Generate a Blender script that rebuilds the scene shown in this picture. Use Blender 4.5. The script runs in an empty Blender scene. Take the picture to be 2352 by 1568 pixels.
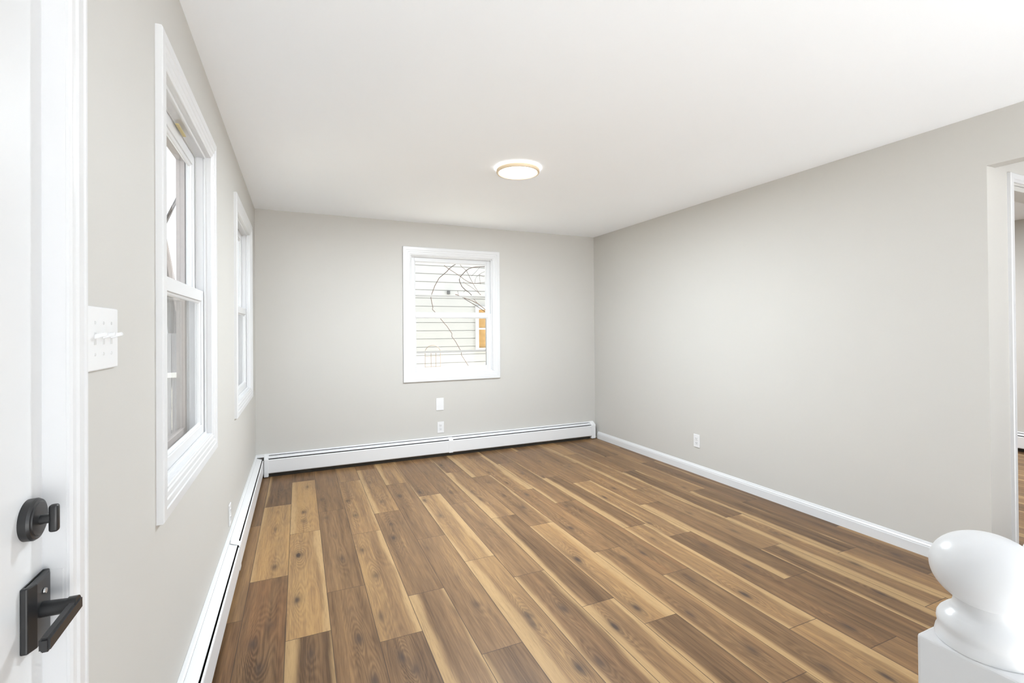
import bpy, bmesh, math, random
from mathutils import Vector, Matrix
random.seed(7)
S = bpy.context.scene
COL = S.collection
PI = math.pi

# ---------------------------------------------------------------- camera
cam_d = bpy.data.cameras.new('camera'); cam = bpy.data.objects.new('camera', cam_d); COL.objects.link(cam)
FPX, YAW, PITCH, ROLL, CY, EYE = 1093.63, math.radians(24.1263), math.radians(.3406), math.radians(.4406), 750.0, 1.3012
cr = Vector((math.cos(YAW), -math.sin(YAW), 0)); fw = Vector((math.sin(YAW), math.cos(YAW), 0)); up = Vector((0, 0, 1))
fwd = fw*math.cos(PITCH) + up*math.sin(PITCH); upv = -fw*math.sin(PITCH) + up*math.cos(PITCH)
right = cr*math.cos(ROLL) - upv*math.sin(ROLL); upv = cr*math.sin(ROLL) + upv*math.cos(ROLL)
M = Matrix.Identity(4)
for i in range(3):
    M[i][0], M[i][1], M[i][2] = right[i], upv[i], -fwd[i]
M[2][3] = EYE
cam.matrix_world = M
cam_d.sensor_width = 36; cam_d.lens = FPX/2352*36
cam_d.shift_x = 0; cam_d.shift_y = -(784 - CY)/2352
cam_d.clip_start = .02; cam_d.clip_end = 200
S.camera = cam

# ---------------------------------------------------------------- view and light
S.view_settings.view_transform = 'Standard'; S.view_settings.look = 'None'
S.view_settings.gamma = 1; S.view_settings.use_curve_mapping = False
S.view_settings.exposure = 1.9
S.cycles.max_bounces = 12; S.cycles.diffuse_bounces = 8; S.cycles.transparent_max_bounces = 16
wd = bpy.data.worlds.new('sky'); S.world = wd; wd.use_nodes = True
wn = wd.node_tree.nodes; wl = wd.node_tree.links
for n in list(wn): wn.remove(n)
wo = wn.new('ShaderNodeOutputWorld'); wb = wn.new('ShaderNodeBackground')
sky = wn.new('ShaderNodeTexSky'); sky.sky_type = 'HOSEK_WILKIE'; sky.turbidity = 4; sky.ground_albedo = .5
sky.sun_direction = Vector((.80, -.33, .5)).normalized()
mixs = wn.new('ShaderNodeMix'); mixs.data_type = 'RGBA'; mixs.inputs[0].default_value = .92
wl.new(sky.outputs[0], mixs.inputs[6]); mixs.inputs[7].default_value = (.84, .92, 1.0, 1)
wl.new(mixs.outputs[2], wb.inputs[0]); wb.inputs[1].default_value = .62
wl.new(wb.outputs[0], wo.inputs[0])
sun_d = bpy.data.lights.new('sun', 'SUN'); sun_d.energy = 10.5; sun_d.angle = .009; sun_d.color = (1, .96, .9)
sun = bpy.data.objects.new('sun', sun_d); COL.objects.link(sun)
sun.rotation_euler = Vector((.95, .03, .62)).to_track_quat('Z', 'Y').to_euler()

# ---------------------------------------------------------------- helpers
def nm(m, cls, **kw):
    n = m.node_tree.nodes.new(cls)
    for k, v in kw.items(): setattr(n, k, v)
    return n
def mat(name, col, rough=.5, spec=.5, noise=0, nscale=30, bump=0, bscale=200, metal=0):
    m = bpy.data.materials.new(name); m.use_nodes = True
    b = m.node_tree.nodes['Principled BSDF']
    b.inputs['Roughness'].default_value = rough; b.inputs['Metallic'].default_value = metal
    b.inputs['Specular IOR Level'].default_value = spec
    L = m.node_tree.links
    tc = nm(m, 'ShaderNodeTexCoord')
    if noise:
        n = nm(m, 'ShaderNodeTexNoise'); n.inputs['Scale'].default_value = nscale; n.inputs['Detail'].default_value = 4
        L.new(tc.outputs['Object'], n.inputs['Vector'])
        mx = nm(m, 'ShaderNodeMix', data_type='RGBA')
        mx.inputs[6].default_value = (*[c*(1-noise) for c in col], 1); mx.inputs[7].default_value = (*[min(1, c*(1+noise)) for c in col], 1)
        L.new(n.outputs['Fac'], mx.inputs[0]); L.new(mx.outputs[2], b.inputs['Base Color'])
    else:
        b.inputs['Base Color'].default_value = (*col, 1)
    if bump:
        n2 = nm(m, 'ShaderNodeTexNoise'); n2.inputs['Scale'].default_value = bscale; n2.inputs['Detail'].default_value = 3
        L.new(tc.outputs['Object'], n2.inputs['Vector'])
        bp = nm(m, 'ShaderNodeBump'); bp.inputs['Strength'].default_value = bump; bp.inputs['Distance'].default_value = .002
        L.new(n2.outputs['Fac'], bp.inputs['Height']); L.new(bp.outputs['Normal'], b.inputs['Normal'])
    return m
def emit(name, col, s):
    m = bpy.data.materials.new(name); m.use_nodes = True
    b = m.node_tree.nodes['Principled BSDF']
    b.inputs['Base Color'].default_value = (.9, .9, .9, 1)
    b.inputs['Emission Color'].default_value = (*col, 1); b.inputs['Emission Strength'].default_value = s
    return m
def glass(name, tint):
    m = bpy.data.materials.new(name); m.use_nodes = True
    N = m.node_tree.nodes; L = m.node_tree.links
    for n in list(N): N.remove(n)
    o = nm(m, 'ShaderNodeOutputMaterial'); t = nm(m, 'ShaderNodeBsdfTransparent'); g = nm(m, 'ShaderNodeBsdfGlossy')
    t.inputs[0].default_value = (*tint, 1); g.inputs['Roughness'].default_value = .01; g.inputs[0].default_value = (.9, .9, .9, 1)
    f0 = nm(m, 'ShaderNodeFresnel'); f0.inputs[0].default_value = 1.4
    ge = nm(m, 'ShaderNodeNewGeometry'); iv = nm(m, 'ShaderNodeMath', operation='SUBTRACT'); iv.inputs[0].default_value = 1; L.new(ge.outputs['Backfacing'], iv.inputs[1])
    f = nm(m, 'ShaderNodeMath', operation='MULTIPLY'); L.new(f0.outputs[0], f.inputs[0]); L.new(iv.outputs[0], f.inputs[1])
    mx = nm(m, 'ShaderNodeMixShader'); L.new(f.outputs[0], mx.inputs[0]); L.new(t.outputs[0], mx.inputs[1]); L.new(g.outputs[0], mx.inputs[2])
    L.new(mx.outputs[0], o.inputs[0])
    return m

def tag(o, label=None, cat=None, group=None, kind=None):
    if label: o['label'] = label
    if cat: o['category'] = cat
    if group: o['group'] = group
    if kind: o['kind'] = kind
    return o
def empty(name, loc=(0, 0, 0), **kw):
    o = bpy.data.objects.new(name, None); COL.objects.link(o); o.location = loc; o.empty_display_size = .05
    return tag(o, **kw)
class MB:
    def __init__(s): s.bm = bmesh.new()
    def box(s, x0, x1, y0, y1, z0, z1, bev=0, seg=2):
        b = bmesh.new(); bmesh.ops.create_cube(b, size=1)
        for v in b.verts:
            v.co = Vector((x0+(v.co.x+.5)*(x1-x0), y0+(v.co.y+.5)*(y1-y0), z0+(v.co.z+.5)*(z1-z0)))
        if bev: bmesh.ops.bevel(b, geom=b.edges[:], offset=bev, segments=seg, affect='EDGES', profile=.5)
        s.join(b); return s
    def join(s, b, M=None):
        if M is not None: b.transform(M)
        me = bpy.data.meshes.new('t'); b.to_mesh(me); b.free(); s.bm.from_mesh(me); bpy.data.meshes.remove(me)
    def extrude(s, pts, a, b, fn):
        """closed profile pts (u,v); fn(u,v,w) -> xyz ; from w=a to w=b"""
        bm = s.bm
        A = [bm.verts.new(fn(u, v, a)) for u, v in pts]; B = [bm.verts.new(fn(u, v, b)) for u, v in pts]
        n = len(pts)
        for i in range(n): bm.faces.new((A[i], A[(i+1) % n], B[(i+1) % n], B[i]))
        bm.faces.new(A[::-1]); bm.faces.new(B)
        return s
    def ring(s, pts, a0, a1, z0, z1, fn, sides='LTRB'):
        """mitred frame: closed profile pts (u inward from the outer edge, t out) run round the rectangle a0..a1 x z0..z1; fn(a,z,t) -> xyz"""
        bm = s.bm
        rows = []
        for u, t in pts:
            rows.append([bm.verts.new(fn(*c, t)) for c in ((a0+u, z0+u), (a1-u, z0+u), (a1-u, z1-u), (a0+u, z1-u))])
        n = len(pts)
        for i in range(n):
            p, q = rows[i], rows[(i+1) % n]
            for k in range(4): bm.faces.new((p[k], p[(k+1) % 4], q[(k+1) % 4], q[k]))
        return s
    def legs(s, pts, a0, a1, z0, z1, fn):
        """door casing: two mitred uprights and a head, open at the floor"""
        bm = s.bm; rows = []
        for u, t in pts:
            rows.append([bm.verts.new(fn(*c, t)) for c in ((a0+u, z0), (a0+u, z1-u), (a1-u, z1-u), (a1-u, z0))])
        n = len(pts)
        for i in range(n):
            p, q = rows[i], rows[(i+1) % n]
            for k in range(3): bm.faces.new((p[k], p[k+1], q[k+1], q[k]))
        return s
    def lathe(s, prof, c, seg=64, axis='z'):
        bm = s.bm; rings = []
        for r, h in prof:
            if r < 1e-6: rings.append([bm.verts.new(s._ax(0, 0, h, c, axis))])
            else: rings.append([bm.verts.new(s._ax(r*math.cos(2*PI*i/seg), r*math.sin(2*PI*i/seg), h, c, axis)) for i in range(seg)])
        for p, q in zip(rings, rings[1:]):
            for i in range(seg):
                j = (i+1) % seg
                if len(p) == 1 and len(q) == 1: continue
                if len(p) == 1: bm.faces.new((p[0], q[i], q[j]))
                elif len(q) == 1: bm.faces.new((p[i], p[j], q[0]))
                else: bm.faces.new((p[i], p[j], q[j], q[i]))
        return s
    def _ax(s, a, b, h, c, axis):
        if axis == 'z': return (c[0]+a, c[1]+b, c[2]+h)
        if axis == 'x': return (c[0]+h, c[1]+a, c[2]+b)
        return (c[0]+a, c[1]+h, c[2]+b)
    def tube(s, pts, r0, r1=None, seg=6):
        r1 = r0 if r1 is None else r1
        bm = s.bm; P = [Vector(p) for p in pts]; rings = []
        for i, p in enumerate(P):
            d = (P[min(i+1, len(P)-1)] - P[max(i-1, 0)]).normalized()
            a = d.orthogonal().normalized() if abs(d.z) > .95 else d.cross(Vector((0, 0, 1))).normalized()
            b = d.cross(a); r = r0+(r1-r0)*i/(len(P)-1)
            rings.append([bm.verts.new(p+a*r*math.cos(2*PI*k/seg)+b*r*math.sin(2*PI*k/seg)) for k in range(seg)])
        for p, q in zip(rings, rings[1:]):
            for k in range(seg): bm.faces.new((p[k], p[(k+1) % seg], q[(k+1) % seg], q[k]))
        bm.faces.new(rings[0][::-1]); bm.faces.new(rings[-1])
        return s
    def build(s, name, m, parent=None, smooth=False, bevel=0, **kw):
        bmesh.ops.recalc_face_normals(s.bm, faces=s.bm.faces[:])
        me = bpy.data.meshes.new(name); s.bm.to_mesh(me); s.bm.free()
        o = bpy.data.objects.new(name, me); COL.objects.link(o); me.materials.append(m)
        if smooth:
            for p in me.polygons: p.use_smooth = True
            if smooth != True: me.set_sharp_from_angle(angle=math.radians(smooth))
        if bevel:
            md = o.modifiers.new('bevel', 'BEVEL'); md.width = bevel; md.segments = 2; md.limit_method = 'ANGLE'; md.angle_limit = math.radians(40)
        if parent is not None:
            o.parent = parent
            if parent.type == 'EMPTY': o.matrix_parent_inverse = Matrix.Translation(-Vector(parent.location))
        return tag(o, **kw)

# ---------------------------------------------------------------- materials
WALL = mat('greige_wall_paint', (.555, .543, .515), .6, .25, .012, 3, .06, 260)
CEIL = mat('ceiling_paint', (.90, .93, .965), .75, .2, .008, 2, .05, 200)
TRIM = mat('white_trim_paint', (.685, .69, .70), .28, .45)
VINYL = mat('white_vinyl', (.69, .695, .705), .35, .4)
DOORW = mat('white_door_paint', (.66, .665, .672), .3, .45, .01, 4)
HEAT = mat('white_enamel', (.75, .755, .765), .33, .4)
DARK = mat('heater_gap_shade', (.06, .055, .046), .7, .2, .2, 20)
PLATE = mat('white_plastic_plate', (.74, .745, .755), .3, .45)
SLOT = mat('slot_grey', (.12, .12, .12), .6, .2)
SCREW = mat('painted_screw', (.6, .6, .6), .35, .5)
BLACK = mat('matte_black_metal', (.018, .018, .019), .38, .5)
GOLD = mat('champagne_gold_trim', (.74, .60, .42), .45, .5)
BRASS = mat('brass_clip', (.55, .45, .2), .4, .5)
STEEL = mat('satin_steel', (.6, .6, .6), .35, .5, metal=1)
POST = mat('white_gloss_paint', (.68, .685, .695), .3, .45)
GLASS = glass('window_glass', (.98, .985, .985))
STORM = glass('storm_glass', (.955, .95, .94))
ALU = mat('grey_aluminium', (.5, .48, .46), .5, .4)
TAUPE = mat('taupe_storm_frame', (.40, .35, .33), .55, .3, .15, 40)
SIDE = mat('white_vinyl_siding', (.50, .492, .48), .6, .2, .02, 6)
BARK = mat('twig_bark', (.10, .07, .055), .8, .1, .3, 60)
BARKD = mat('grey_bark', (.06, .055, .055), .85, .1, .3, 20)
TANP = mat('tan_window_blind', (.50, .31, .13), .6, .2, .35, 9)
GRASSM = mat('winter_lawn', (.36, .35, .30), .9, .1, .3, 3)
LAMP = emit('lamp_diffuser', (.95, .98, 1), 2.5)
HALO = emit('lamp_backlight', (.95, .98, 1), 1.3)

# ---------------------------------------------------------------- floor planks
X0, PW, PL = -.0579, .1803, 1.1487
rows = {-3: 3.05, -2: 3.615, -1: 3.965, 0: 4.52, 1: 3.694, 2: 4.348, 3: 4.645, 4: 4.10, 5: 3.708, 6: 4.588, 7: 4.21, 8: 3.985, 9: 3.495,
        10: 4.275, 11: 3.695, 12: 4.623, 13: 3.98, 14: 4.264, 15: 3.542, 16: 4.045, 17: 3.70, 18: 3.131, 19: 3.9, 20: 4.3}
# per row, from the back wall forward: (tone 0 dark .. 1 pale, sapwood strip left, right, warm shift)
T = {-2: [(.4, 0, 0, .2), (.32, 0, 0, .2), (.5, 0, 0, .2), (.16, 0, 0, .5)],
     -1: [(.2, .12, 0, .2), (.8, .1, 0, .3), (.22, 0, 0, .8)],
     0: [(.22, 0, .05, .2), (.82, .2, 0, .2), (.78, 0, .2, .2), (.12, .27, .08, 0)],
     1: [(.4, 0, 0, .3), (.42, 0, .0, .1), (.36, 0, 0, .1)],
     2: [(.55, 0, 0, .2), (.62, 0, .1, .2), (.6, 0, .18, 0), (.25, 0, 0, 0)],
     3: [(.35, 0, .1, .5), (.62, .22, 0, .2), (.36, 0, 0, 0), (.4, .26, .09, 0)],
     4: [(.66, .2, .0, .2), (.36, 0, 0, 0), (.46, 0, 0, -.1), (.26, .12, 0, 0)],
     5: [(.38, .08, 0, .2), (.68, .12, .26, -.1), (.58, .34, 0, 0)],
     6: [(.4, 0, .08, .3), (.42, 0, .0, 0), (.44, 0, .0, -.1), (.3, .1, .12, .3)],
     7: [(.36, .1, 0, .3), (.5, .3, 0, .1), (.22, .22, .0, .1), (.56, .26, .2, .2)],
     8: [(.55, .25, 0, .2), (.4, 0, .1, .1), (.66, .1, .28, .2), (.25, .1, .0, .3)],
     9: [(.35, 0, .1, .2), (.5, 0, .26, .2), (.4, .0, .0, .3), (.42, .12, .0, .2), (.3, 0, .1, .2)],
     10: [(.35, 0, 0, .3), (.42, .15, 0, .2), (.38, 0, 0, .8), (.36, .2, 0, .2)],
     11: [(.4, .1, 0, .3), (.26, .3, 0, .2), (.6, .15, .2, .2), (.66, .0, .3, .2)],
     12: [(.35, .2, 0, .2), (.4, 0, .0, .2), (.58, .12, .12, .2), (.24, 0, .0, .3), (.4, 0, 0, .2)],
     13: [(.36, 0, .12, .2), (.48, .0, .0, .2), (.28, .3, .0, .1), (.22, .0, .0, .4)],
     14: [(.62, .1, .1, .3), (.44, .22, .0, .2), (.52, .0, .1, .0), (.26, .1, .3, .2)],
     15: [(.4, .1, 0, .2), (.36, .1, 0, .2), (.22, .2, .12, .1), (.5, .24, .2, .2), (.7, 0, 0, .2)],
     16: [(.25, .1, 0, .0), (.5, .0, .1, .2), (.22, .22, .08, .0), (.46, .26, .0, .2)],
     17: [(.5, 0, 0, .2), (.24, 0, .1, .1), (.2, 0, 0, .1), (.6, 0, 0, .2)],
     18: [(.34, .1, 0, .0), (.25, 0, 0, .1), (.2, 0, 0, .1)]}
KN = [(0.060,4.341,0.70), (0.027,3.750,0.80), (0.023,3.576,0.50), (-0.007,3.045,1.20), (0.160,3.968,0.60), (0.164,3.566,0.50), (0.221,2.890,0.70), (0.199,3.234,0.25), (0.334,3.850,0.70), (0.359,3.525,0.70), (0.340,2.955,0.70), (-0.145,3.508,0.60), (-0.127,2.949,0.70), (-0.144,3.830,0.25), (0.549,4.236,0.60), (0.568,3.722,0.60), (-0.141,4.355,0.40), (-0.010,2.542,1.00), (-0.183,2.261,0.80), (-0.147,2.086,0.70), (-0.122,2.376,0.40), (0.039,2.094,0.70), (0.234,2.604,0.90), (0.207,2.340,0.25), (0.224,2.110,0.90), (0.367,2.616,0.70), (0.252,1.834,0.90), (0.884,3.804,0.90), (0.714,3.789,0.90), (0.534,3.041,1.00), (0.560,3.258,0.70), (0.869,3.607,0.70), (0.899,3.261,0.60), (1.108,3.698,0.60), (1.096,4.040,0.30), (1.114,3.011,0.40), (1.103,3.327,0.25), (1.587,4.606,0.70), (1.575,4.062,0.60), (1.611,3.716,0.60), (1.464,3.452,0.60), (1.462,3.798,0.40), (1.265,3.623,0.50), (1.269,3.444,0.50), (1.491,3.160,0.70), (1.633,3.391,0.80), (1.242,4.476,0.80), (2.161,4.192,0.50), (1.835,3.900,0.50), (1.965,3.741,0.70), (0.698,2.818,0.40), (0.760,2.139,0.60), (0.752,2.415,0.25), (0.947,1.961,0.80), (0.938,1.888,0.60), (0.790,1.855,0.90), (0.369,1.922,1.00), (0.402,1.831,0.70), (0.335,2.232,0.60), (1.802,3.053,0.70), (1.617,2.698,0.90), (2.147,3.077,0.90), (2.340,3.215,0.80), (2.139,2.544,0.70), (1.997,2.345,0.60), (2.505,3.079,0.70), (1.814,2.220,0.80), (1.684,2.223,0.60), (1.430,2.315,1.10), (2.865,2.988,0.70), (2.508,2.557,0.60), (3.046,3.452,0.50), (2.209,2.149,0.60), (2.333,3.900,0.50), (2.539,2.214,0.60), (2.692,4.240,0.40), (1.432,1.800,1.00), (1.255,1.728,1.20), (1.117,1.939,0.80), (0.977,1.576,1.00), (1.066,1.569,0.70), (1.621,1.661,0.70), (1.852,1.890,0.60), (1.003,1.838,0.50), (2.746,2.082,0.50), (2.768,2.016,0.50), (2.565,1.869,0.60), (2.786,1.630,0.80), (3.106,1.592,0.80), (2.390,2.011,0.50), (2.232,1.857,0.70), (1.979,1.668,1.00), (2.585,1.394,0.90), (2.168,1.300,0.90), (1.667,1.370,0.80), (1.828,1.184,0.80), (1.991,1.057,1.00)]
def floor_mesh(name, rr, ylo, yhi, xlo, xhi, z, knots):
    bm = bmesh.new(); uv = bm.loops.layers.uv.new('UVMap')
    LY = {k: bm.faces.layers.float.new(k) for k in ('tone', 'seed', 'warm')}
    LV = {k: bm.faces.layers.float_vector.new(k) for k in ('sap', 'knot_a', 'knot_b', 'knot_c')}
    rnd = random.Random(3)
    for r in rr:
        xa, xb = X0+PW*r, X0+PW*(r+1)
        ca, cb = max(xa, xlo), min(xb, xhi)
        if cb-ca < 1e-4: continue
        base = rows.get(r, 3+rnd.random())
        j0 = base
        while j0 < yhi: j0 += PL
        i = -1 if base >= yhi else 0
        top = j0; idx = 0; lst = T.get(r, [])
        # the list starts with the plank that ends at the back wall
        while top > ylo:
            bot = top-PL
            t0, t1 = max(bot, ylo), min(top, yhi)
            if t1 > t0+1e-4:
                if idx < len(lst): tone, sl, sr, warm = lst[idx]
                else: tone, sl, sr, warm = rnd.uniform(.2, .7), rnd.choice((0, .2, .3)), rnd.choice((0, 0, .15)), rnd.uniform(0, .4)
                idx += 1
                vs = [bm.verts.new(p) for p in ((ca, t0, z), (cb, t0, z), (cb, t1, z), (ca, t1, z))]
                f = bm.faces.new(vs)
                for lp in f.loops:
                    lp[uv].uv = ((lp.vert.co.x-xa)/PW, (lp.vert.co.y-bot)/PL)
                f[LY['tone']] = tone; f[LY['seed']] = rnd.random()*50; f[LY['warm']] = warm
                f[LV['sap']] = (sl, 1-sr, rnd.random())
                ks = [k for k in knots if xa < k[0] < xb and bot < k[1] < top]
                if not ks and not knots: ks = [(xa+rnd.uniform(.2, .8)*PW, bot+rnd.uniform(.1, .9)*PL, .7)]
                for q, key in enumerate(('knot_a', 'knot_b', 'knot_c')):
                    f[LV[key]] = ks[q] if q < len(ks) else (xa-9, bot-9, .0)
            top = bot
    me = bpy.data.meshes.new(name); bm.to_mesh(me); bm.free()
    o = bpy.data.objects.new(name, me); COL.objects.link(o)
    return o

def floor_material():
    m = bpy.data.materials.new('oak_look_planks'); m.use_nodes = True
    L = m.node_tree.links; b = m.node_tree.nodes['Principled BSDF']
    def math_(op, a, c=None, clamp=False):
        n = nm(m, 'ShaderNodeMath', operation=op); n.use_clamp = clamp
        for i, v in enumerate((a, c)):
            if v is None: continue
            if isinstance(v, (int, float)): n.inputs[i].default_value = v
            else: L.new(v, n.inputs[i])
        return n.outputs[0]
    def attr(nme, out): 
        a = nm(m, 'ShaderNodeAttribute'); a.attribute_name = nme; return a.outputs[out]
    def sstep(v, lo, hi):
        n = nm(m, 'ShaderNodeMapRange'); n.interpolation_type = 'SMOOTHSTEP'
        L.new(v, n.inputs[0])
        for i, q in ((1, lo), (2, hi)):
            if isinstance(q, (int, float)): n.inputs[i].default_value = q
            else: L.new(q, n.inputs[i])
        n.inputs[3].default_value = 0; n.inputs[4].default_value = 1
        return n.outputs[0]
    def mixc(f, a, c, blend='MIX'):
        n = nm(m, 'ShaderNodeMix', data_type='RGBA', blend_type=blend)
        if isinstance(f, (int, float)): n.inputs[0].default_value = f
        else: L.new(f, n.inputs[0])
        for i, v in ((6, a), (7, c)):
            if isinstance(v, tuple): n.inputs[i].default_value = (*v, 1)
            else: L.new(v, n.inputs[i])
        return n.outputs[2]
    tc = nm(m, 'ShaderNodeTexCoord'); sp = nm(m, 'ShaderNodeSeparateXYZ'); L.new(tc.outputs['Object'], sp.inputs[0])
    X, Y = sp.outputs[0], sp.outputs[1]
    us = nm(m, 'ShaderNodeSeparateXYZ'); L.new(tc.outputs['UV'], us.inputs[0]); U, V = us.outputs[0], us.outputs[1]
    seed = attr('seed', 2); tone = attr('tone', 2); warm = attr('warm', 2)
    ss = nm(m, 'ShaderNodeSeparateXYZ'); L.new(attr('sap', 1), ss.inputs[0])
    def noise(sx, sy, det=3, rough=.55, dist=0):
        c = nm(m, 'ShaderNodeCombineXYZ')
        L.new(math_('MULTIPLY', X, sx), c.inputs[0]); L.new(math_('MULTIPLY', Y, sy), c.inputs[1]); L.new(seed, c.inputs[2])
        n = nm(m, 'ShaderNodeTexNoise'); n.inputs['Scale'].default_value = 1; n.inputs['Detail'].default_value = det
        n.inputs['Roughness'].default_value = rough; n.inputs['Distortion'].default_value = dist
        L.new(c.outputs[0], n.inputs['Vector']); return n.outputs['Fac']
    n_low = noise(9, .9, 2); n_mid = noise(38, 2.2, 4, .6); n_fine = noise(190, 5, 3, .6); n_pore = noise(420, 16, 2)
    # growth-ring field: straight along the plank, wrapped round each knot
    wrap = None; dark = None
    for key in ('knot_a', 'knot_b', 'knot_c'):
        ks = nm(m, 'ShaderNodeSeparateXYZ'); L.new(attr(key, 1), ks.inputs[0])
        dx = math_('SUBTRACT', X, ks.outputs[0]); dy = math_('SUBTRACT', Y, ks.outputs[1]); sz = ks.outputs[2]
        dxw = math_('ADD', dx, math_('MULTIPLY', math_('SUBTRACT', n_mid, .5), .034))
        q = math_('ADD', math_('POWER', math_('DIVIDE', dxw, .040), 2), math_('POWER', math_('DIVIDE', dy, .16), 2))
        w = math_('MULTIPLY', math_('DIVIDE', 1, math_('ADD', 1, q)), sz)
        wrap = w if wrap is None else math_('ADD', wrap, w)
        q2 = math_('ADD', math_('POWER', math_('DIVIDE', dxw, .014), 2), math_('POWER', math_('DIVIDE', dy, .034), 2))
        d = math_('MULTIPLY', math_('DIVIDE', 1, math_('ADD', 1, math_('POWER', q2, 1.3))), sz)
        dark = d if dark is None else math_('ADD', dark, d)
    g = math_('ADD', math_('MULTIPLY', n_low, 5.5), math_('MULTIPLY', wrap, 3.0))
    g = math_('ADD', g, math_('MULTIPLY', U, 2.2))
    ringv = math_('SINE', math_('MULTIPLY', math_('ADD', g, math_('MULTIPLY', n_mid, .5)), 16))
    ringv = math_('MULTIPLY', ringv, math_('ADD', .25, math_('MULTIPLY', math_('MINIMUM', wrap, 1), 1.2)))
    v = math_('ADD', math_('MULTIPLY', tone, .92), .05)
    v = math_('ADD', v, math_('MULTIPLY', math_('SUBTRACT', noise(26, .8, 2), .5), .6))
    v = math_('ADD', v, math_('MULTIPLY', math_('SUBTRACT', n_low, .5), .6))
    v = math_('ADD', v, math_('MULTIPLY', math_('SUBTRACT', n_mid, .5), .75))
    v = math_('ADD', v, math_('MULTIPLY', math_('SUBTRACT', n_fine, .5), .65))
    v = math_('ADD', v, math_('MULTIPLY', ringv, .09))
    ramp = nm(m, 'ShaderNodeValToRGB'); L.new(v, ramp.inputs[0])
    e = ramp.color_ramp.elements
    e[0].position = -0.0; e[0].color = (0.078, 0.041, 0.019, 1)
    e[1].position = 1.0; e[1].color = (.38, .234, .098, 1)
    for p, c in ((.25, (.148, .083, .039)), (.5, (.212, .122, .058)), (.75, (.298, .178, .079))):
        k = e.new(p); k.color = (*c, 1)
    col = ramp.outputs[0]
    wf = math_('MULTIPLY', warm, sstep(n_low, .42, .62), True)
    col = mixc(math_('MULTIPLY', wf, .55), col, mixc(1.0, col, (1.12, .86, .72), 'MULTIPLY'))
    # pale sapwood along the plank edges
    wob = math_('ADD', math_('MULTIPLY', math_('SUBTRACT', noise(4, 1.7, 2), .5), .40), math_('MULTIPLY', math_('SUBTRACT', n_mid, .5), .16))
    uw = math_('ADD', U, wob)
    sl = math_('SUBTRACT', 1, sstep(uw, math_('SUBTRACT', ss.outputs[0], .10), math_('ADD', ss.outputs[0], .05)))
    sl = math_('MULTIPLY', sl, math_('GREATER_THAN', ss.outputs[0], .01))
    sr = sstep(uw, math_('SUBTRACT', ss.outputs[1], .05), math_('ADD', ss.outputs[1], .10))
    sr = math_('MULTIPLY', sr, math_('LESS_THAN', ss.outputs[1], .99))
    sap = math_('MULTIPLY', math_('MAXIMUM', sl, sr), math_('ADD', .42, math_('MULTIPLY', n_mid, .75)), True)
    col = mixc(sap, col, (.43, .280, .132))
    # dark grain flecks, knots
    fleck = math_('MULTIPLY', sstep(noise(120, 3.2, 3, .65), .56, .76), .7)
    fleck = math_('MULTIPLY', fleck, math_('SUBTRACT', 1.15, tone), True)
    col = mixc(fleck, col, (.085, .05, .03))
    pore = math_('MULTIPLY', sstep(n_pore, .5, .75), .34)
    col = mixc(pore, col, (.12, .07, .04))
    col = mixc(math_('MULTIPLY', dark, .95, True), col, (.055, .036, .027))
    # joints between planks
    eu = math_('MULTIPLY', math_('MINIMUM', U, math_('SUBTRACT', 1, U)), PW)
    ev = math_('MULTIPLY', math_('MINIMUM', V, math_('SUBTRACT', 1, V)), PL)
    edge = math_('SUBTRACT', 1, sstep(math_('MINIMUM', eu, ev), .0008, .0023))
    col = mixc(math_('MULTIPLY', edge, .85), col, (.05, .03, .02))
    L.new(col, b.inputs['Base Color'])
    b.inputs['Specular IOR Level'].default_value = .3
    L.new(math_('ADD', .36, math_('MULTIPLY', n_mid, .14)), b.inputs['Roughness'])
    bp = nm(m, 'ShaderNodeBump'); bp.inputs['Strength'].default_value = .12; bp.inputs['Distance'].default_value = .001
    L.new(math_('SUBTRACT', n_fine, math_('MULTIPLY', edge, 1.5)), bp.inputs['Height']); L.new(bp.outputs[0], b.inputs['Normal'])
    return m
FLOORM = floor_material()

# ---------------------------------------------------------------- room shell
XL, XR, YB, H = -.356, 3.243, 4.82, 2.4
YE, XS = 1.234, 6.83          # end of the right wall, wall of the next room
YR, WT = -1.5, .115            # where the house ends behind, outer wall thickness
fl = floor_mesh('floor', range(-3, 19), 0, YB, XL, XR, 0, KN); fl.data.materials.append(FLOORM); tag(fl, kind='structure')
fl2 = floor_mesh('floor_next', range(18, 41), YR, YB, XR, XS, 0, []); fl2.data.materials.append(FLOORM); tag(fl2, kind='structure')
MB().box(XL-WT, XS+WT, YR, YB+WT, H, H+.15).build('ceiling', CEIL, kind='structure')

WZ0, WZ1 = .775, 2.148        # casing outer edges, the same for all three windows
CW = .083                     # casing width
W1 = (1.583, 2.530); W2 = (3.310, 4.376); W3 = (.957, 2.009)
OZ0, OZ1 = WZ0+CW-.012, WZ1-CW+.012
def hole(w): return (w[0]+CW-.012, w[1]-CW+.012)
DY0, DY1, DZ = .12, 1.035, 2.08   # front door opening in the left wall
def wall(name, spans, fn, m=WALL):
    """spans: list of (a0,a1,z0,z1) solid pieces"""
    b = MB()
    for a0, a1, z0, z1 in spans: b.box(*fn(a0, a1), z0, z1)
    bmesh.ops.remove_doubles(b.bm, verts=b.bm.verts[:], dist=1e-5)
    return b.build(name, m, kind='structure')
h1, h2, h3 = hole(W1), hole(W2), hole(W3)
wall('wall_left', [(YR, DY0, 0, H), (DY0, DY1, DZ, H), (DY1, h1[0], 0, H), (h1[0], h1[1], 0, OZ0), (h1[0], h1[1], OZ1, H), (h1[1], h2[0], 0, H),
     (h2[0], h2[1], 0, OZ0), (h2[0], h2[1], OZ1, H), (h2[1], YB+WT, 0, H)], lambda a, b: (XL-WT, XL, a, b))
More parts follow.
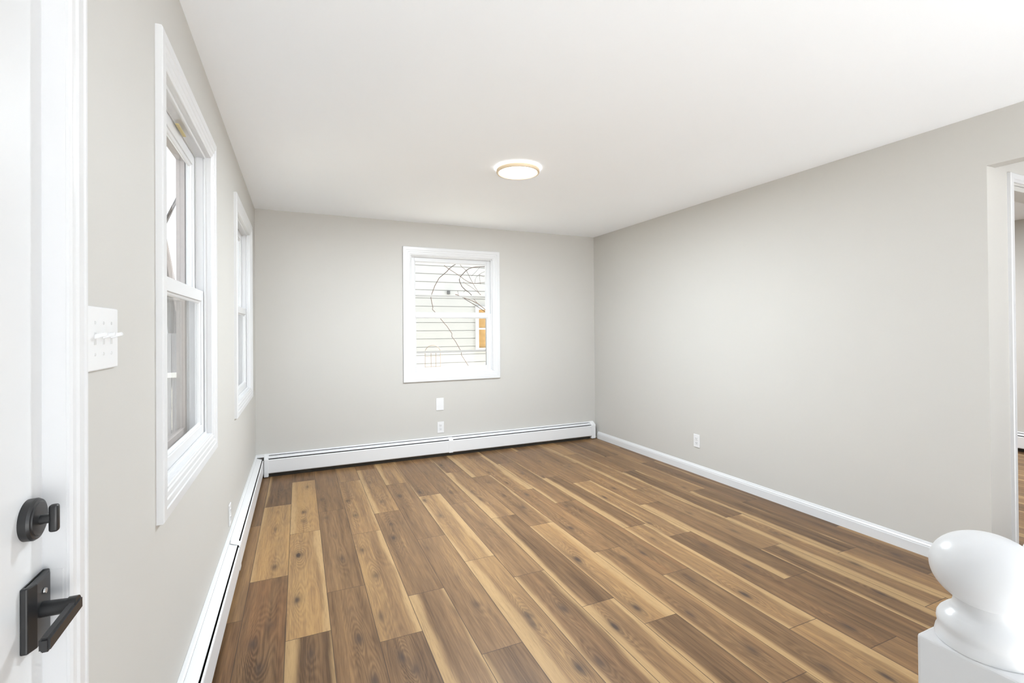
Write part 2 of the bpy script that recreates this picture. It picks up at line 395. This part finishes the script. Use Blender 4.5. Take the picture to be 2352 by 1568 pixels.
wall('wall_back', [(XL, h3[0], 0, H), (h3[0], h3[1], 0, OZ0), (h3[0], h3[1], OZ1, H), (h3[1], XS+WT, 0, H)], lambda a, b: (a, b, YB, YB+WT))
RT = .085                     # right wall thickness
wall('wall_right', [(YE, YB, 0, H), (YR, YE, 2.127, H)], lambda a, b: (XR, XR+RT, a, b))
DX0, DX1, DHZ = 3.50, 4.28, 2.03   # doorway to the next room
wall('wall_hall', [(XR+RT, DX0-.002, 0, H), (DX0-.002, DX1+.002, DHZ+.002, H), (DX1+.002, XS, 0, H)], lambda a, b: (a, b, YE, YE+.11))
wall('rear_light_block', [(XL, .25, 0, H), (4.0, XS, 0, H)], lambda a, b: (a, b, YR-.1, YR))  # unseen wall pieces added to hold back light from behind
wall('wall_next', [(YR, YB, 0, H)], lambda a, b: (XS, XS+WT, a, b))

# colonial casing: thick at the outer edge, stepped and thin at the opening
CASE = [(0, 0), (0, .015), (.004, .018), (.030, .018), (.034, .0155), (.050, .0145), (.054, .012), (.068, .0115), (.073, .0085), (CW-.004, .008), (CW, .006), (CW, 0)]
def window(n, w, fn, latch=False):
    root = empty('window_%d' % n, fn((w[0]+w[1])/2, WZ0, 0), kind='structure')
    MB().ring(CASE, w[0], w[1], WZ0, WZ1, fn).build('casing', TRIM, root)
    a0, a1 = w[0]+CW-.012, w[1]-CW+.012; z0, z1 = OZ0, OZ1
    # jamb liner: lining of the opening with the stops and the sash track
    J = [(0, 0), (.013, 0), (.013, -.012), (.022, -.014), (.022, -.020), (.016, -.022), (.016, -.048), (.022, -.049), (.022, -.051), (.014, -.052), (.014, -.080), (.022, -.082), (.022, -WT), (0, -WT)]
    MB().ring(J, a0, a1, z0, z1, fn).build('jamb', VINYL, root)
    i0, i1 = a0+.016, a1-.016; zb, zt = z0+.015, z1-.015
    zm0, zm1 = 1.432, 1.478
    def sash(nme, b0, b1, y0, y1, t, bot, top, sides):
        st = .045
        fr = [(0, t), (0, t-.026), (st-.008, t-.026), (st, t-.022), (st, t-.008), (st-.008, t)]
        s = MB()
        # frame of four mitred members of unequal rail heights
        out = (b0, b1, y0, y1)
        for (p, q, r, v) in ((b0, b0+st, y0, y1), (b1-st, b1, y0, y1), (b0+st, b1-st, y0, y0+bot), (b0+st, b1-st, y1-top, y1)):
            x = [fn(p, r, t), fn(q, v, t-.026)]
            lo = [min(x[0][k], x[1][k]) for k in range(3)]; hi = [max(x[0][k], x[1][k]) for k in range(3)]
            s.box(lo[0], hi[0], lo[1], hi[1], lo[2], hi[2])
        # sloped glazing bead
        bead = [(0, t-.004), (.010, t-.010), (.010, t-.016), (0, t-.023)]
        s.ring(bead, b0+st, b1-st, y0+bot, y1-top, fn)
        o = s.build(nme, VINYL, root, bevel=.0025)
        g = MB(); x = [fn(b0+st+.004, y0+bot+.004, t-.0115), fn(b1-st-.004, y1-top-.004, t-.0145)]
        lo = [min(x[0][k], x[1][k]) for k in range(3)]; hi = [max(x[0][k], x[1][k]) for k in range(3)]
        g.box(lo[0], hi[0], lo[1], hi[1], lo[2], hi[2]).build('pane', GLASS, o)
        return o
    sash('lower_sash', i0, i1, zb, zm1, -.022, .045, .046, 1)
    sash('upper_sash', i0, i1, zm0, zt, -.052, .046, .05, 1)
    # sloping sill piece under the lower sash and storm sash outside
    sf = [(0, -.086), (.036, -.086), (.036, -.096), (0, -.096)] if n == 3 else [(0, -.084), (.030, -.084), (.030, -.100), (.022, -.104), (.022, -.116), (0, -.116)]
    o = MB().ring(sf, a0+.022, a1-.022, z0+.022, z1-.022, fn)
    for zz in ((1.651, 1.669), (1.060, 1.083)):
        x = [fn(a0+.05, zz[0], -.087), fn(a1-.05, zz[1], -.095)]
        lo = [min(x[0][k], x[1][k]) for k in range(3)]; hi = [max(x[0][k], x[1][k]) for k in range(3)]
        if n == 3: o.box(lo[0], hi[0], lo[1], hi[1], lo[2], hi[2])
    o = o.build('storm_frame', ALU if n == 3 else TAUPE, root)
    x = [fn(a0+.05, 1.083 if n == 3 else z0+.05, -.090), fn(a1-.05, 1.651 if n == 3 else zm0, -.092)]
    lo = [min(x[0][k], x[1][k]) for k in range(3)]; hi = [max(x[0][k], x[1][k]) for k in range(3)]
    MB().box(lo[0], hi[0], lo[1], hi[1], lo[2], hi[2]).build('pane', STORM, o)
    if latch:
        MB().box(-.400, -.389, 2.04, 2.16, 2.044, 2.0485, .0008, 1).build('latch_plate', BRASS, root, label='small brass latch plate')
    return root
fl_left = lambda a, z, t: (XL+t, a, z)
fl_back = lambda a, z, t: (a, YB-t, z)
window(1, W1, fl_left, True); window(2, W2, fl_left); window(3, W3, fl_back)

# ---------------------------------------------------------------- front door
dr = empty('door_1', (XL, .58, 0), kind='structure')
DC = [(0, 0), (0, .008), (.004, .0105), (.010, .0105), (.013, .008), (.017, .008), (.022, .0105), (.040, .0105), (.045, .0075), (.052, .007), (.057, .007), (.062, .004), (.062, 0)]
fd = lambda a, z, t: (XL+t, a, z)
MB().legs(DC, DY0-.058, 1.096, 0, 2.14, fd).build('casing', TRIM, dr)
JB = [(0, .0), (.006, .0), (.006, -.0305), (.018, -.0305), (.018, -WT), (0, -WT)]
MB().legs(JB, DY0, DY1+.004, 0, DZ, fd).build('jamb', TRIM, dr)
DXF = XL-.030                 # room-side face of the door leaf
leaf = MB().box(DXF-.045, DXF, DY0+.010, DY1-.004, .008, DZ-.010, .002)
leaf = leaf.build('leaf', DOORW, dr)
pn = MB()
for py1, pz0, pz1 in ((.84, .20, .70), (.84, .95, 1.78), (.918, 1.885, 1.99)):
    pn.ring([(0, 0), (.012, .005), (.022, .005), (.034, -.0005), (.034, -.002), (0, -.002)], .23, py1, pz0, pz1, lambda a, z, t: (DXF+t, a, z))
pn.build('panel_moulding', DOORW, leaf)
db = MB().lathe([(0, 0), (.0315, 0), (.032, .010), (.030, .0135), (.0265, .014), (.0255, .0155), (0, .016)], (DXF, .985, 1.011), 48, 'x').build('deadbolt', BLACK, dr, smooth=30, label='round black deadbolt')
tt = MB().lathe([(0, .015), (.0075, .015), (.0065, .028), (0, .029)], (DXF, .985, 1.009), 20, 'x')
tt.box(DXF+.026, DXF+.038, .979, .991, .988, 1.031, .004, 3)
tt.build('thumb_turn', BLACK, db, smooth=30)
lv = MB().box(DXF, DXF+.008, 0.964, 1.030, .814, .914, .003, 2).build('door_lever', BLACK, dr, label='black lever handle on a rectangular rose')
rb = MB().extrude([(.961, .0), (.961, .009), (.976, .015), (1.018, .015), (1.033, .009), (1.033, .0)], .814, .914, lambda u, v, w: (DXF+v, u, w)).build('rose', BLACK, lv, bevel=.002)
hb = MB().tube([(DXF+.012, .992, .866), (DXF+.05, .988, .866)], .012, .011, 20).tube([(DXF+.048, .988, .866), (DXF+.060, .988, .866)], .013, .013, 20)
hb.build('spindle', BLACK, lv, smooth=30)
ln = bmesh.new(); bmesh.ops.create_cube(ln, size=1)
for v in ln.verts: v.co = Vector((v.co.x*.013, v.co.y*.115, v.co.z*.021))
bmesh.ops.bevel(ln, geom=ln.edges[:], offset=.003, segments=2, affect='EDGES')
mb = MB(); mb.join(ln, Matrix.Translation((DXF+.056, .943, .862)) @ Matrix.Rotation(math.radians(2), 4, 'X')); mb.build('grip', BLACK, lv)
MB().lathe([(0, .016), (.0045, .016), (.004, .0185), (0, .019)], (DXF, .996, .893), 16, 'x').build('screw', STEEL, lv, smooth=30)
st = MB().box(XL-.029, XL-.004, DY1-.003, DY1-.0018, .83, .91, .0004, 1).build('strike_plate', TRIM, dr)

# ---------------------------------------------------------------- baseboards and doorway trim
BP = [(0, 0), (0, .0135), (.055, .0135), (.060, .0115), (.066, .0115), (.072, .007), (.080, .0045), (.084, .0025), (.084, 0)]
MB().extrude(BP, YE, YB-.066, lambda u, v, w: (XR-v, w, u)).build('baseboard_right', TRIM, kind='structure')
MB().extrude(BP, XR+RT, 3.452, lambda u, v, w: (w, YE-v, u)).build('baseboard_hall', TRIM, kind='structure')
d2 = empty('door_2', (3.9, YE, 0), kind='structure')
HC = [(0, 0), (0, .014), (.004, .017), (.030, .017), (.034, .012), (.046, .010), (.046, 0)]
fh = lambda a, z, t: (a, YE-t, z)
MB().legs(HC, 3.456, DX1+.044, 0, 2.118, fh).build('casing', TRIM, d2)
MB().legs([(0, 0), (.002, 0), (.002, -.02), (.012, -.022), (.012, -.06), (.002, -.062), (.002, -.11), (0, -.11)], DX0-.002, DX1+.002, 0, DHZ+.03, fh).build('jamb', TRIM, d2)

# ---------------------------------------------------------------- baseboard heaters
HP_TOP = [(.001, .176), (.001, .199), (.012, .199), (.017, .194), (.017, .1900), (.006, .1900), (.006, .176)]
HP_DAMP = [(.0155, .1835), (.054, .1715), (.0545, .1685), (.0155, .1800)]
HP_FRONT = [(.0590, .161), (.0640, .159), (.0660, .154), (.0660, .046), (.0640, .040), (.0580, .036), (.0580, .039), (.0620, .043), (.0632, .048), (.0632, .152), (.0590, .157)]
HP_GAP = [(.002, .0005), (.032, .0005), (.032, .045), (.050, .052), (.050, .145), (.010, .165), (.010, .186), (.002, .186)]
HP_CAP = [(.001, .008), (.001, .202), (.014, .202), (.062, .172), (.0675, .160), (.0675, .008)]
HP_JOIN = [(.0663, .162), (.0668, .159), (.0674, .155), (.0674, .036), (.0655, .036), (.0655, .155), (.062, .164), (.060, .171), (.022, .186), (.022, .1875), (.061, .1725)]
def heater(name, fn, a0, a1, label, joins=(), caps=(True, True), seams=()):
    c = fn(.033, 0, (a0+a1)/2)
    root = empty(name, c, label=label, cat='heater')
    MB().extrude(HP_TOP, a0, a1, fn).build('back_panel', HEAT, root)
    MB().extrude(HP_DAMP, a0, a1, fn).build('damper', HEAT, root)
    cuts = [a0, *seams, a1]
    for p, q in zip(cuts, cuts[1:]): MB().extrude(HP_FRONT, p+.0006, q-.0006, fn).build('front_cover', HEAT, root, bevel=.0008)
    MB().extrude(HP_GAP, a0+.01, a1-.01, fn).build('element_gap_shade', DARK, root, label='dark block for the heating element and the shade in the gap')  # shade of the gap put into a dark block round the element
    for p, q in joins: MB().extrude(HP_JOIN, p, q, fn).build('joint_cover', HEAT, root)
    for p, q in caps: MB().extrude(HP_CAP, p, q, fn).build('end_cap', HEAT, root, bevel=.003)
    return root
heater('baseboard_heater', lambda u, v, w: (w, YB-u, v), XL+.098, 3.150, 'long white baseboard heater along the wall under the far window', joins=((1.408, 1.452),), caps=((XL+.068, XL+.105), (3.150, 3.205)))
heater('baseboard_heater', lambda u, v, w: (XL+u, w, v), 1.2, YB-.075, 'white baseboard heater along the left wall below the pair of windows', joins=((2.90, 2.955),), caps=((1.17, 1.2),), seams=(2.975,))
heater('baseboard_heater', lambda u, v, w: (XS-u, w, v), 1.5, 4.7, 'short stretch of white heater glimpsed through the doorway', caps=())
# corner piece where the two heaters meet
cn = MB().box(XL+.001, XL+.071, YB-.071, YB-.001, .186, .201, .003)
cn.build('heater_corner_cap', HEAT, label='white metal corner cap joining the two baseboard heaters', cat='heater cap')

# ---------------------------------------------------------------- outlets and plates
def outlet(fn, label):
    """fn(a,z,t): a across, z up (from centre), t off the wall"""
    root = empty('wall_outlet', fn(0, 0, 0), label=label, cat='outlet', group='wall outlets')
    def bx(b, a0, a1, z0, z1, t0, t1, bev=0, seg=2):
        p, q = fn(a0, z0, t0), fn(a1, z1, t1)
        lo = [min(p[k], q[k]) for k in range(3)]; hi = [max(p[k], q[k]) for k in range(3)]
        b.box(lo[0], hi[0], lo[1], hi[1], lo[2], hi[2], bev, seg); return b
    bx(MB(), -.035, .035, -.0575, .0575, 0, .006, .0025, 3).build('cover_plate', PLATE, root)
    for s in (-1, 1):
        r = bx(MB(), -.0165, .0165, s*.0195-.0145, s*.0195+.0145, .005, .0078, .003, 3).build('receptacle', PLATE, root)
        k = MB(); z = s*.0195
        bx(k, -.0075, -.0048, z-.001, z+.008, .0070, .0081); bx(k, .0048, .0075, z-.001, z+.007, .0070, .0081); bx(k, -.0022, .0022, z-.0095, z-.005, .0070, .0081)
        k.build('slots', SLOT, r)
    bx(MB(), -.003, .003, -.003, .003, .005, .0072, .001).build('screw', SCREW, root)
outlet(lambda a, z, t: (1.338+a, YB-t, .294+z), 'white duplex outlet under the far window, just above the heater')
outlet(lambda a, z, t: (XR-t, 3.216+a, .295+z), 'white duplex outlet low on the long right wall')
outlet(lambda a, z, t: (XL+t, 3.055+a, .290+z), 'white outlet seen edge-on above the left wall heater')
bp_ = empty('blank_wall_plate', (1.332, YB, .533), label='blank white wall plate between the far window and the outlet', cat='wall plate')
MB().box(1.292, 1.372, YB-.006, YB, .470, .597, .0025, 3).build('cover_plate', PLATE, bp_)
sw = empty('light_switch', (XL, 1.180, 1.29), label='white triple toggle light switch plate beside the front door', cat='light switch')
MB().box(XL, XL+.0065, 1.098, 1.262, 1.229, 1.351, .003, 3).build('cover_plate', PLATE, sw)
for yy in (1.137, 1.180, 1.222):
    t = MB(); c = bmesh.new(); bmesh.ops.create_cube(c, size=1)
    for v in c.verts:
        k = 1 if v.co.x < 0 else .8
        v.co = Vector((v.co.x*.022, v.co.y*.0095*k, v.co.z*.0085*k))
    bmesh.ops.bevel(c, geom=c.edges[:], offset=.0012, segments=2, affect='EDGES')
    t.join(c, Matrix.Translation((XL+.0145, yy, 1.296)) @ Matrix.Rotation(math.radians(-16), 4, 'Y')); tg = t.build('toggle', PLATE, sw)
    MB().box(XL+.0055, XL+.0072, yy-.0055, yy+.0055, 1.278, 1.302, .0005, 1).build('toggle_slot', SCREW, tg)
    for zz in (1.260, 1.320): MB().lathe([(0, 0), (.0032, 0), (.0028, .0012), (0, .0014)], (XL+.0064, yy, zz), 12, 'x').build('screw', SCREW, sw)

# ---------------------------------------------------------------- ceiling light
LC = (1.368, 2.935)
lt = empty('ceiling_light', (*LC, H), label='lit round flush ceiling light with a thin gold rim', cat='ceiling light')
MB().lathe([(0, 0), (.150, 0), (.152, -.003), (.148, -.012), (0, -.012)], (*LC, H), 72).build('backlight', HALO, lt, smooth=30)
MB().lathe([(.128, -.012), (.145, -.012), (.147, -.016), (.147, -.031), (.144, -.035), (.134, -.035), (.131, -.031), (.128, -.030), (.128, -.012)], (*LC, H), 72).build('rim', GOLD, lt, smooth=40, label='thin gold rim')
MB().lathe([(0, -.020), (.1305, -.020), (.1315, -.030), (.10, -.0315), (0, -.0325)], (*LC, H), 72).build('diffuser', LAMP, lt, smooth=40)

ld = bpy.data.lights.new('ceiling_lamp', 'AREA'); ld.shape = 'DISK'; ld.size = .17; ld.energy = 23; ld.color = (.86, .94, 1)
lo = bpy.data.objects.new('ceiling_lamp', ld); COL.objects.link(lo); lo.location = (*LC, H-.034)
nl_d = bpy.data.lights.new('next_room_fill', 'AREA'); nl_d.shape = 'DISK'; nl_d.size = .3; nl_d.energy = 26; nl_d.color = (.92, .96, 1)  # fill light without a fixture, added to brighten the next room
nl = bpy.data.objects.new('next_room_fill', nl_d); COL.objects.link(nl); nl.location = (5.1, 3.0, 2.37)
# ---------------------------------------------------------------- newel post and handrail in the foreground
NX, NY = .813, .3144
nw = empty('newel_post', (NX, NY, 0), label='white newel post with a round ball finial in the near right corner', cat='newel post')
hw = .053; zt = .8875
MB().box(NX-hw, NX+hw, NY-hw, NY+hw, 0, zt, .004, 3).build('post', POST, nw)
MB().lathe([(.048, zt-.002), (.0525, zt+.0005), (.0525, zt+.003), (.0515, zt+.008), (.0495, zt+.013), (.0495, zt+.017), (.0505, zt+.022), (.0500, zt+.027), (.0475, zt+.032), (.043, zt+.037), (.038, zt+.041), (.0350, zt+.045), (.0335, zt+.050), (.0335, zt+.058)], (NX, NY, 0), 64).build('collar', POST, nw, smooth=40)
bc, br, bz = .9835, .0575, .0475
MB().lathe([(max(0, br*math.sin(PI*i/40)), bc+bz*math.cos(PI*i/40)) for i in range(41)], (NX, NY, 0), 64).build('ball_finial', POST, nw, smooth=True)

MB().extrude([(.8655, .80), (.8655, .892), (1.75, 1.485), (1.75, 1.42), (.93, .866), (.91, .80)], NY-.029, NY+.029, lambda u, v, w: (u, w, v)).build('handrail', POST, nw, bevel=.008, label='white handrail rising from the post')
# ---------------------------------------------------------------- outdoors
GZ = -.55
MB().box(-40, 60, YB+WT+.3, 60, GZ-.2, GZ).box(-40, XL-WT-.02, -6, YB+WT+.3, GZ-.2, GZ).build('ground', GRASSM, kind='structure')
YS = 10.6
nh = empty('neighbour_house', (4, YS, GZ), label='white lap-sided neighbour house seen through the far window', cat='house')
sd = MB(); z = GZ; 
while z < 4.2:
    sd.extrude([(.012, 0), (-.020, 0), (-.012, .171), (.012, .171)], -1.5, 9.5, lambda u, v, w, z=z: (w, YS+u, z+v)); z += .1845
sd.box(-1.5, 9.5, YS+.010, YS+.3, GZ, 4.3)
sd.build('siding', SIDE, nh)
nwf = MB().ring([(0, -.01), (0, .05), (.075, .05), (.075, -.01)], 3.79, 4.75, .80, 1.85, lambda a, z, t: (a, YS-.02-t, z)).box(3.86, 4.68, YS-.05, YS-.02, 1.305, 1.345)
nwf = nwf.build('window_frame', VINYL, nh)
MB().box(3.86, 4.68, YS-.028, YS-.02, .87, 1.78).build('blind', TANP, nwf, label='tan blind')
MB().box(3.11, 3.165, YS-.09, YS-.02, 2.12, 2.20, .005).build('vent_box', SLOT, nh, label='small dark box on the siding')
tr = empty('bare_tree', (3.3, 7.2, GZ), label='leafless shrubby tree with arching twigs outside the far window', cat='tree')
BR = [
[(2.221, 7.2, 2.312), (2.151, 7.2, 2.257), (2.115, 7.2, 2.213), (1.993, 7.2, 2.11), (1.924, 7.2, 1.988), (1.877, 7.2, 1.866), (1.86, 7.2, 1.805), (1.871, 7.2, 1.738), (1.89, 7.2, 1.655), (1.881, 7.2, 1.622), (1.941, 7.2, 1.561), (2.081, 7.2, 1.393), (2.106, 7.2, 1.369), (2.193, 7.2, 1.244), (2.19, 7.2, 1.198), (2.249, 7.2, 1.121), (2.325, 7.2, 0.988), (2.344, 7.2, 0.944), (2.344, 7.2, 0.907), (2.446, 7.2, 0.75), (2.465, 7.2, 0.718)],
[(2.101, 7.3, 2.324), (2.169, 7.3, 2.276), (2.234, 7.3, 2.239), (2.365, 7.3, 2.163), (2.432, 7.3, 2.113), (2.505, 7.3, 2.075), (2.578, 7.3, 2.054), (2.665, 7.3, 2.06), (2.791, 7.3, 2.079)],
[(2.68, 7.1, 2.304), (2.558, 7.1, 2.295), (2.486, 7.1, 2.278), (2.438, 7.1, 2.258), (2.39, 7.1, 2.222), (2.306, 7.1, 2.134), (2.288, 7.1, 2.088), (2.294, 7.1, 2.049), (2.329, 7.1, 1.977), (2.382, 7.1, 1.928), (2.441, 7.1, 1.89), (2.488, 7.1, 1.845)],
[(2.325, 7.1, 2.287), (2.402, 7.1, 2.234), (2.472, 7.1, 2.101), (2.544, 7.1, 1.978), (2.634, 7.1, 1.854)],
[(2.397, 7.25, 2.067), (2.524, 7.25, 1.996), (2.621, 7.25, 1.929), (2.702, 7.25, 1.866)],
[(2.191, 7.0, 1.843), (2.225, 7.0, 1.838), (2.272, 7.0, 1.811), (2.341, 7.0, 1.791), (2.464, 7.0, 1.751), (2.553, 7.0, 1.71), (2.637, 7.0, 1.649), (2.734, 7.0, 1.571)],
[(2.346, 7.05, 1.788), (2.434, 7.05, 1.739), (2.541, 7.05, 1.679), (2.65, 7.05, 1.612), (2.753, 7.05, 1.544)],
[(2.488, 7.0, 1.782), (2.53, 7.0, 1.732), (2.607, 7.0, 1.666)],
[(2.754, 7.2, 2.244), (2.686, 7.2, 2.212), (2.611, 7.2, 2.156), (2.586, 7.2, 2.109), (2.577, 7.2, 2.039)],
[(2.655, 7.2, 2.187), (2.66, 7.2, 2.118), (2.678, 7.2, 2.031)],
[(2.655, 7.2, 2.187), (2.741, 7.2, 2.15)],
[(2.382, 7.1, 1.928), (2.352, 7.1, 1.887)],
[(2.258, 7.1, 1.908), (2.272, 7.1, 1.852)],
[(2.555, 7.3, 2.171), (2.623, 7.3, 2.232), (2.705, 7.3, 2.324)],]
MB().tube([(3.35, 7.2, GZ), (3.32, 7.18, .3), (3.22, 7.15, .9), (3.05, 7.1, 1.4), (2.95, 7.05, 1.9), (3.0, 7.1, 2.5)], .045, .02, 8).build('trunk', BARK, tr)
tw = MB(); thick = [.0062, .0048, .0068, .0036, .0032, .0070, .0054, .0032, .0028, .0024, .0024, .0026, .0026, .0024]
EXT = {0: [(2.6, 7.15, 2.6), (2.95, 7.12, 2.45)], 1: None, 2: [(2.98, 7.1, 2.3)]}
for i, (b, r) in enumerate(zip(BR, thick)):
    b = list(b)
    if i == 0: b = [(3.0, 7.1, 2.5), (2.6, 7.15, 2.55)] + b
    if i in (1, ): b = b + [(2.96, 7.08, 2.1)]
    if i == 2: b = [(2.98, 7.1, 2.33)] + b
    if i in (5, 6): b = b + [(3.06, 7.1, 1.38)]
    if i == 3: b = [(2.2, 7.15, 2.5), ] + b
    tw.tube(b, r, r*.75, 6)
tw.build('branches', BARK, tr)
wt = MAT_WIRE = mat('rusty_wire', (.26, .19, .14), .6, .3)
tl = empty('garden_trellis', (2.25, 8.6, GZ), label='thin arched wire trellis in front of the white siding', cat='trellis')
b = MB()
for xx in (2.107, 2.217, 2.308, 2.392): b.tube([(xx, 8.6, GZ), (xx, 8.6, .9)], .005)
for zz in (-.2, .2, .63, .82): b.tube([(2.107, 8.6, zz), (2.392, 8.6, zz)], .004)
b.tube([(2.25-.143*math.cos(PI*i/16), 8.6, .9+.12*math.sin(PI*i/16)) for i in range(17)], .006)
b.build('wire_grid', wt, tl)

BOUNCE = mat('pale_bounce', (.70, .705, .71), .9, .1, .08, 2)
MB().box(-20, 25, -25, YR-.15, GZ-.2, GZ).build('ground_bounce', BOUNCE, kind='structure')  # unseen pale ground added to bounce sunlight up to the ceiling
# things glimpsed obliquely through the left windows
fc = empty('yard_fence', (-2.0, 9.5, GZ), label='grey boarded yard fence seen aslant through the near left window', cat='fence')
FGREY = mat('grey_fence_board', (.25, .245, .27), .7, .2, .12, 12)
fb = MB()
for i in range(14): fb.box(-3.6+i*.14, -3.6+i*.14+.13, 9.5, 9.53, GZ+.08, 1.28)
fb.build('boards', FGREY, fc)
MB().box(-3.62, -1.62, 9.46, 9.5, .55, .63).build('rail', VINYL, fc)
t2 = empty('large_tree', (-3.1, 14, GZ), label='tall bare tree leaning behind the grey yard fence', cat='tree')
MB().tube([(-2.6, 14, GZ), (-2.75, 14, 1.5), (-3.0, 14, 3.2), (-3.3, 14, 5.2), (-3.5, 14, 7)], .2, .08, 10).build('trunk', BARKD, t2)
MB().tube([(-2.9, 14, 2.4), (-3.3, 14, 3.6), (-4, 14, 4.6)], .07, .02).tube([(-3.1, 14, 3.6), (-2.7, 14, 4.6), (-2.5, 14, 6)], .06, .02).tube([(-3.25, 14, 4.6), (-3.6, 14, 5.4), (-4.4, 14, 5.9)], .05, .02).build('branches', BARKD, t2)
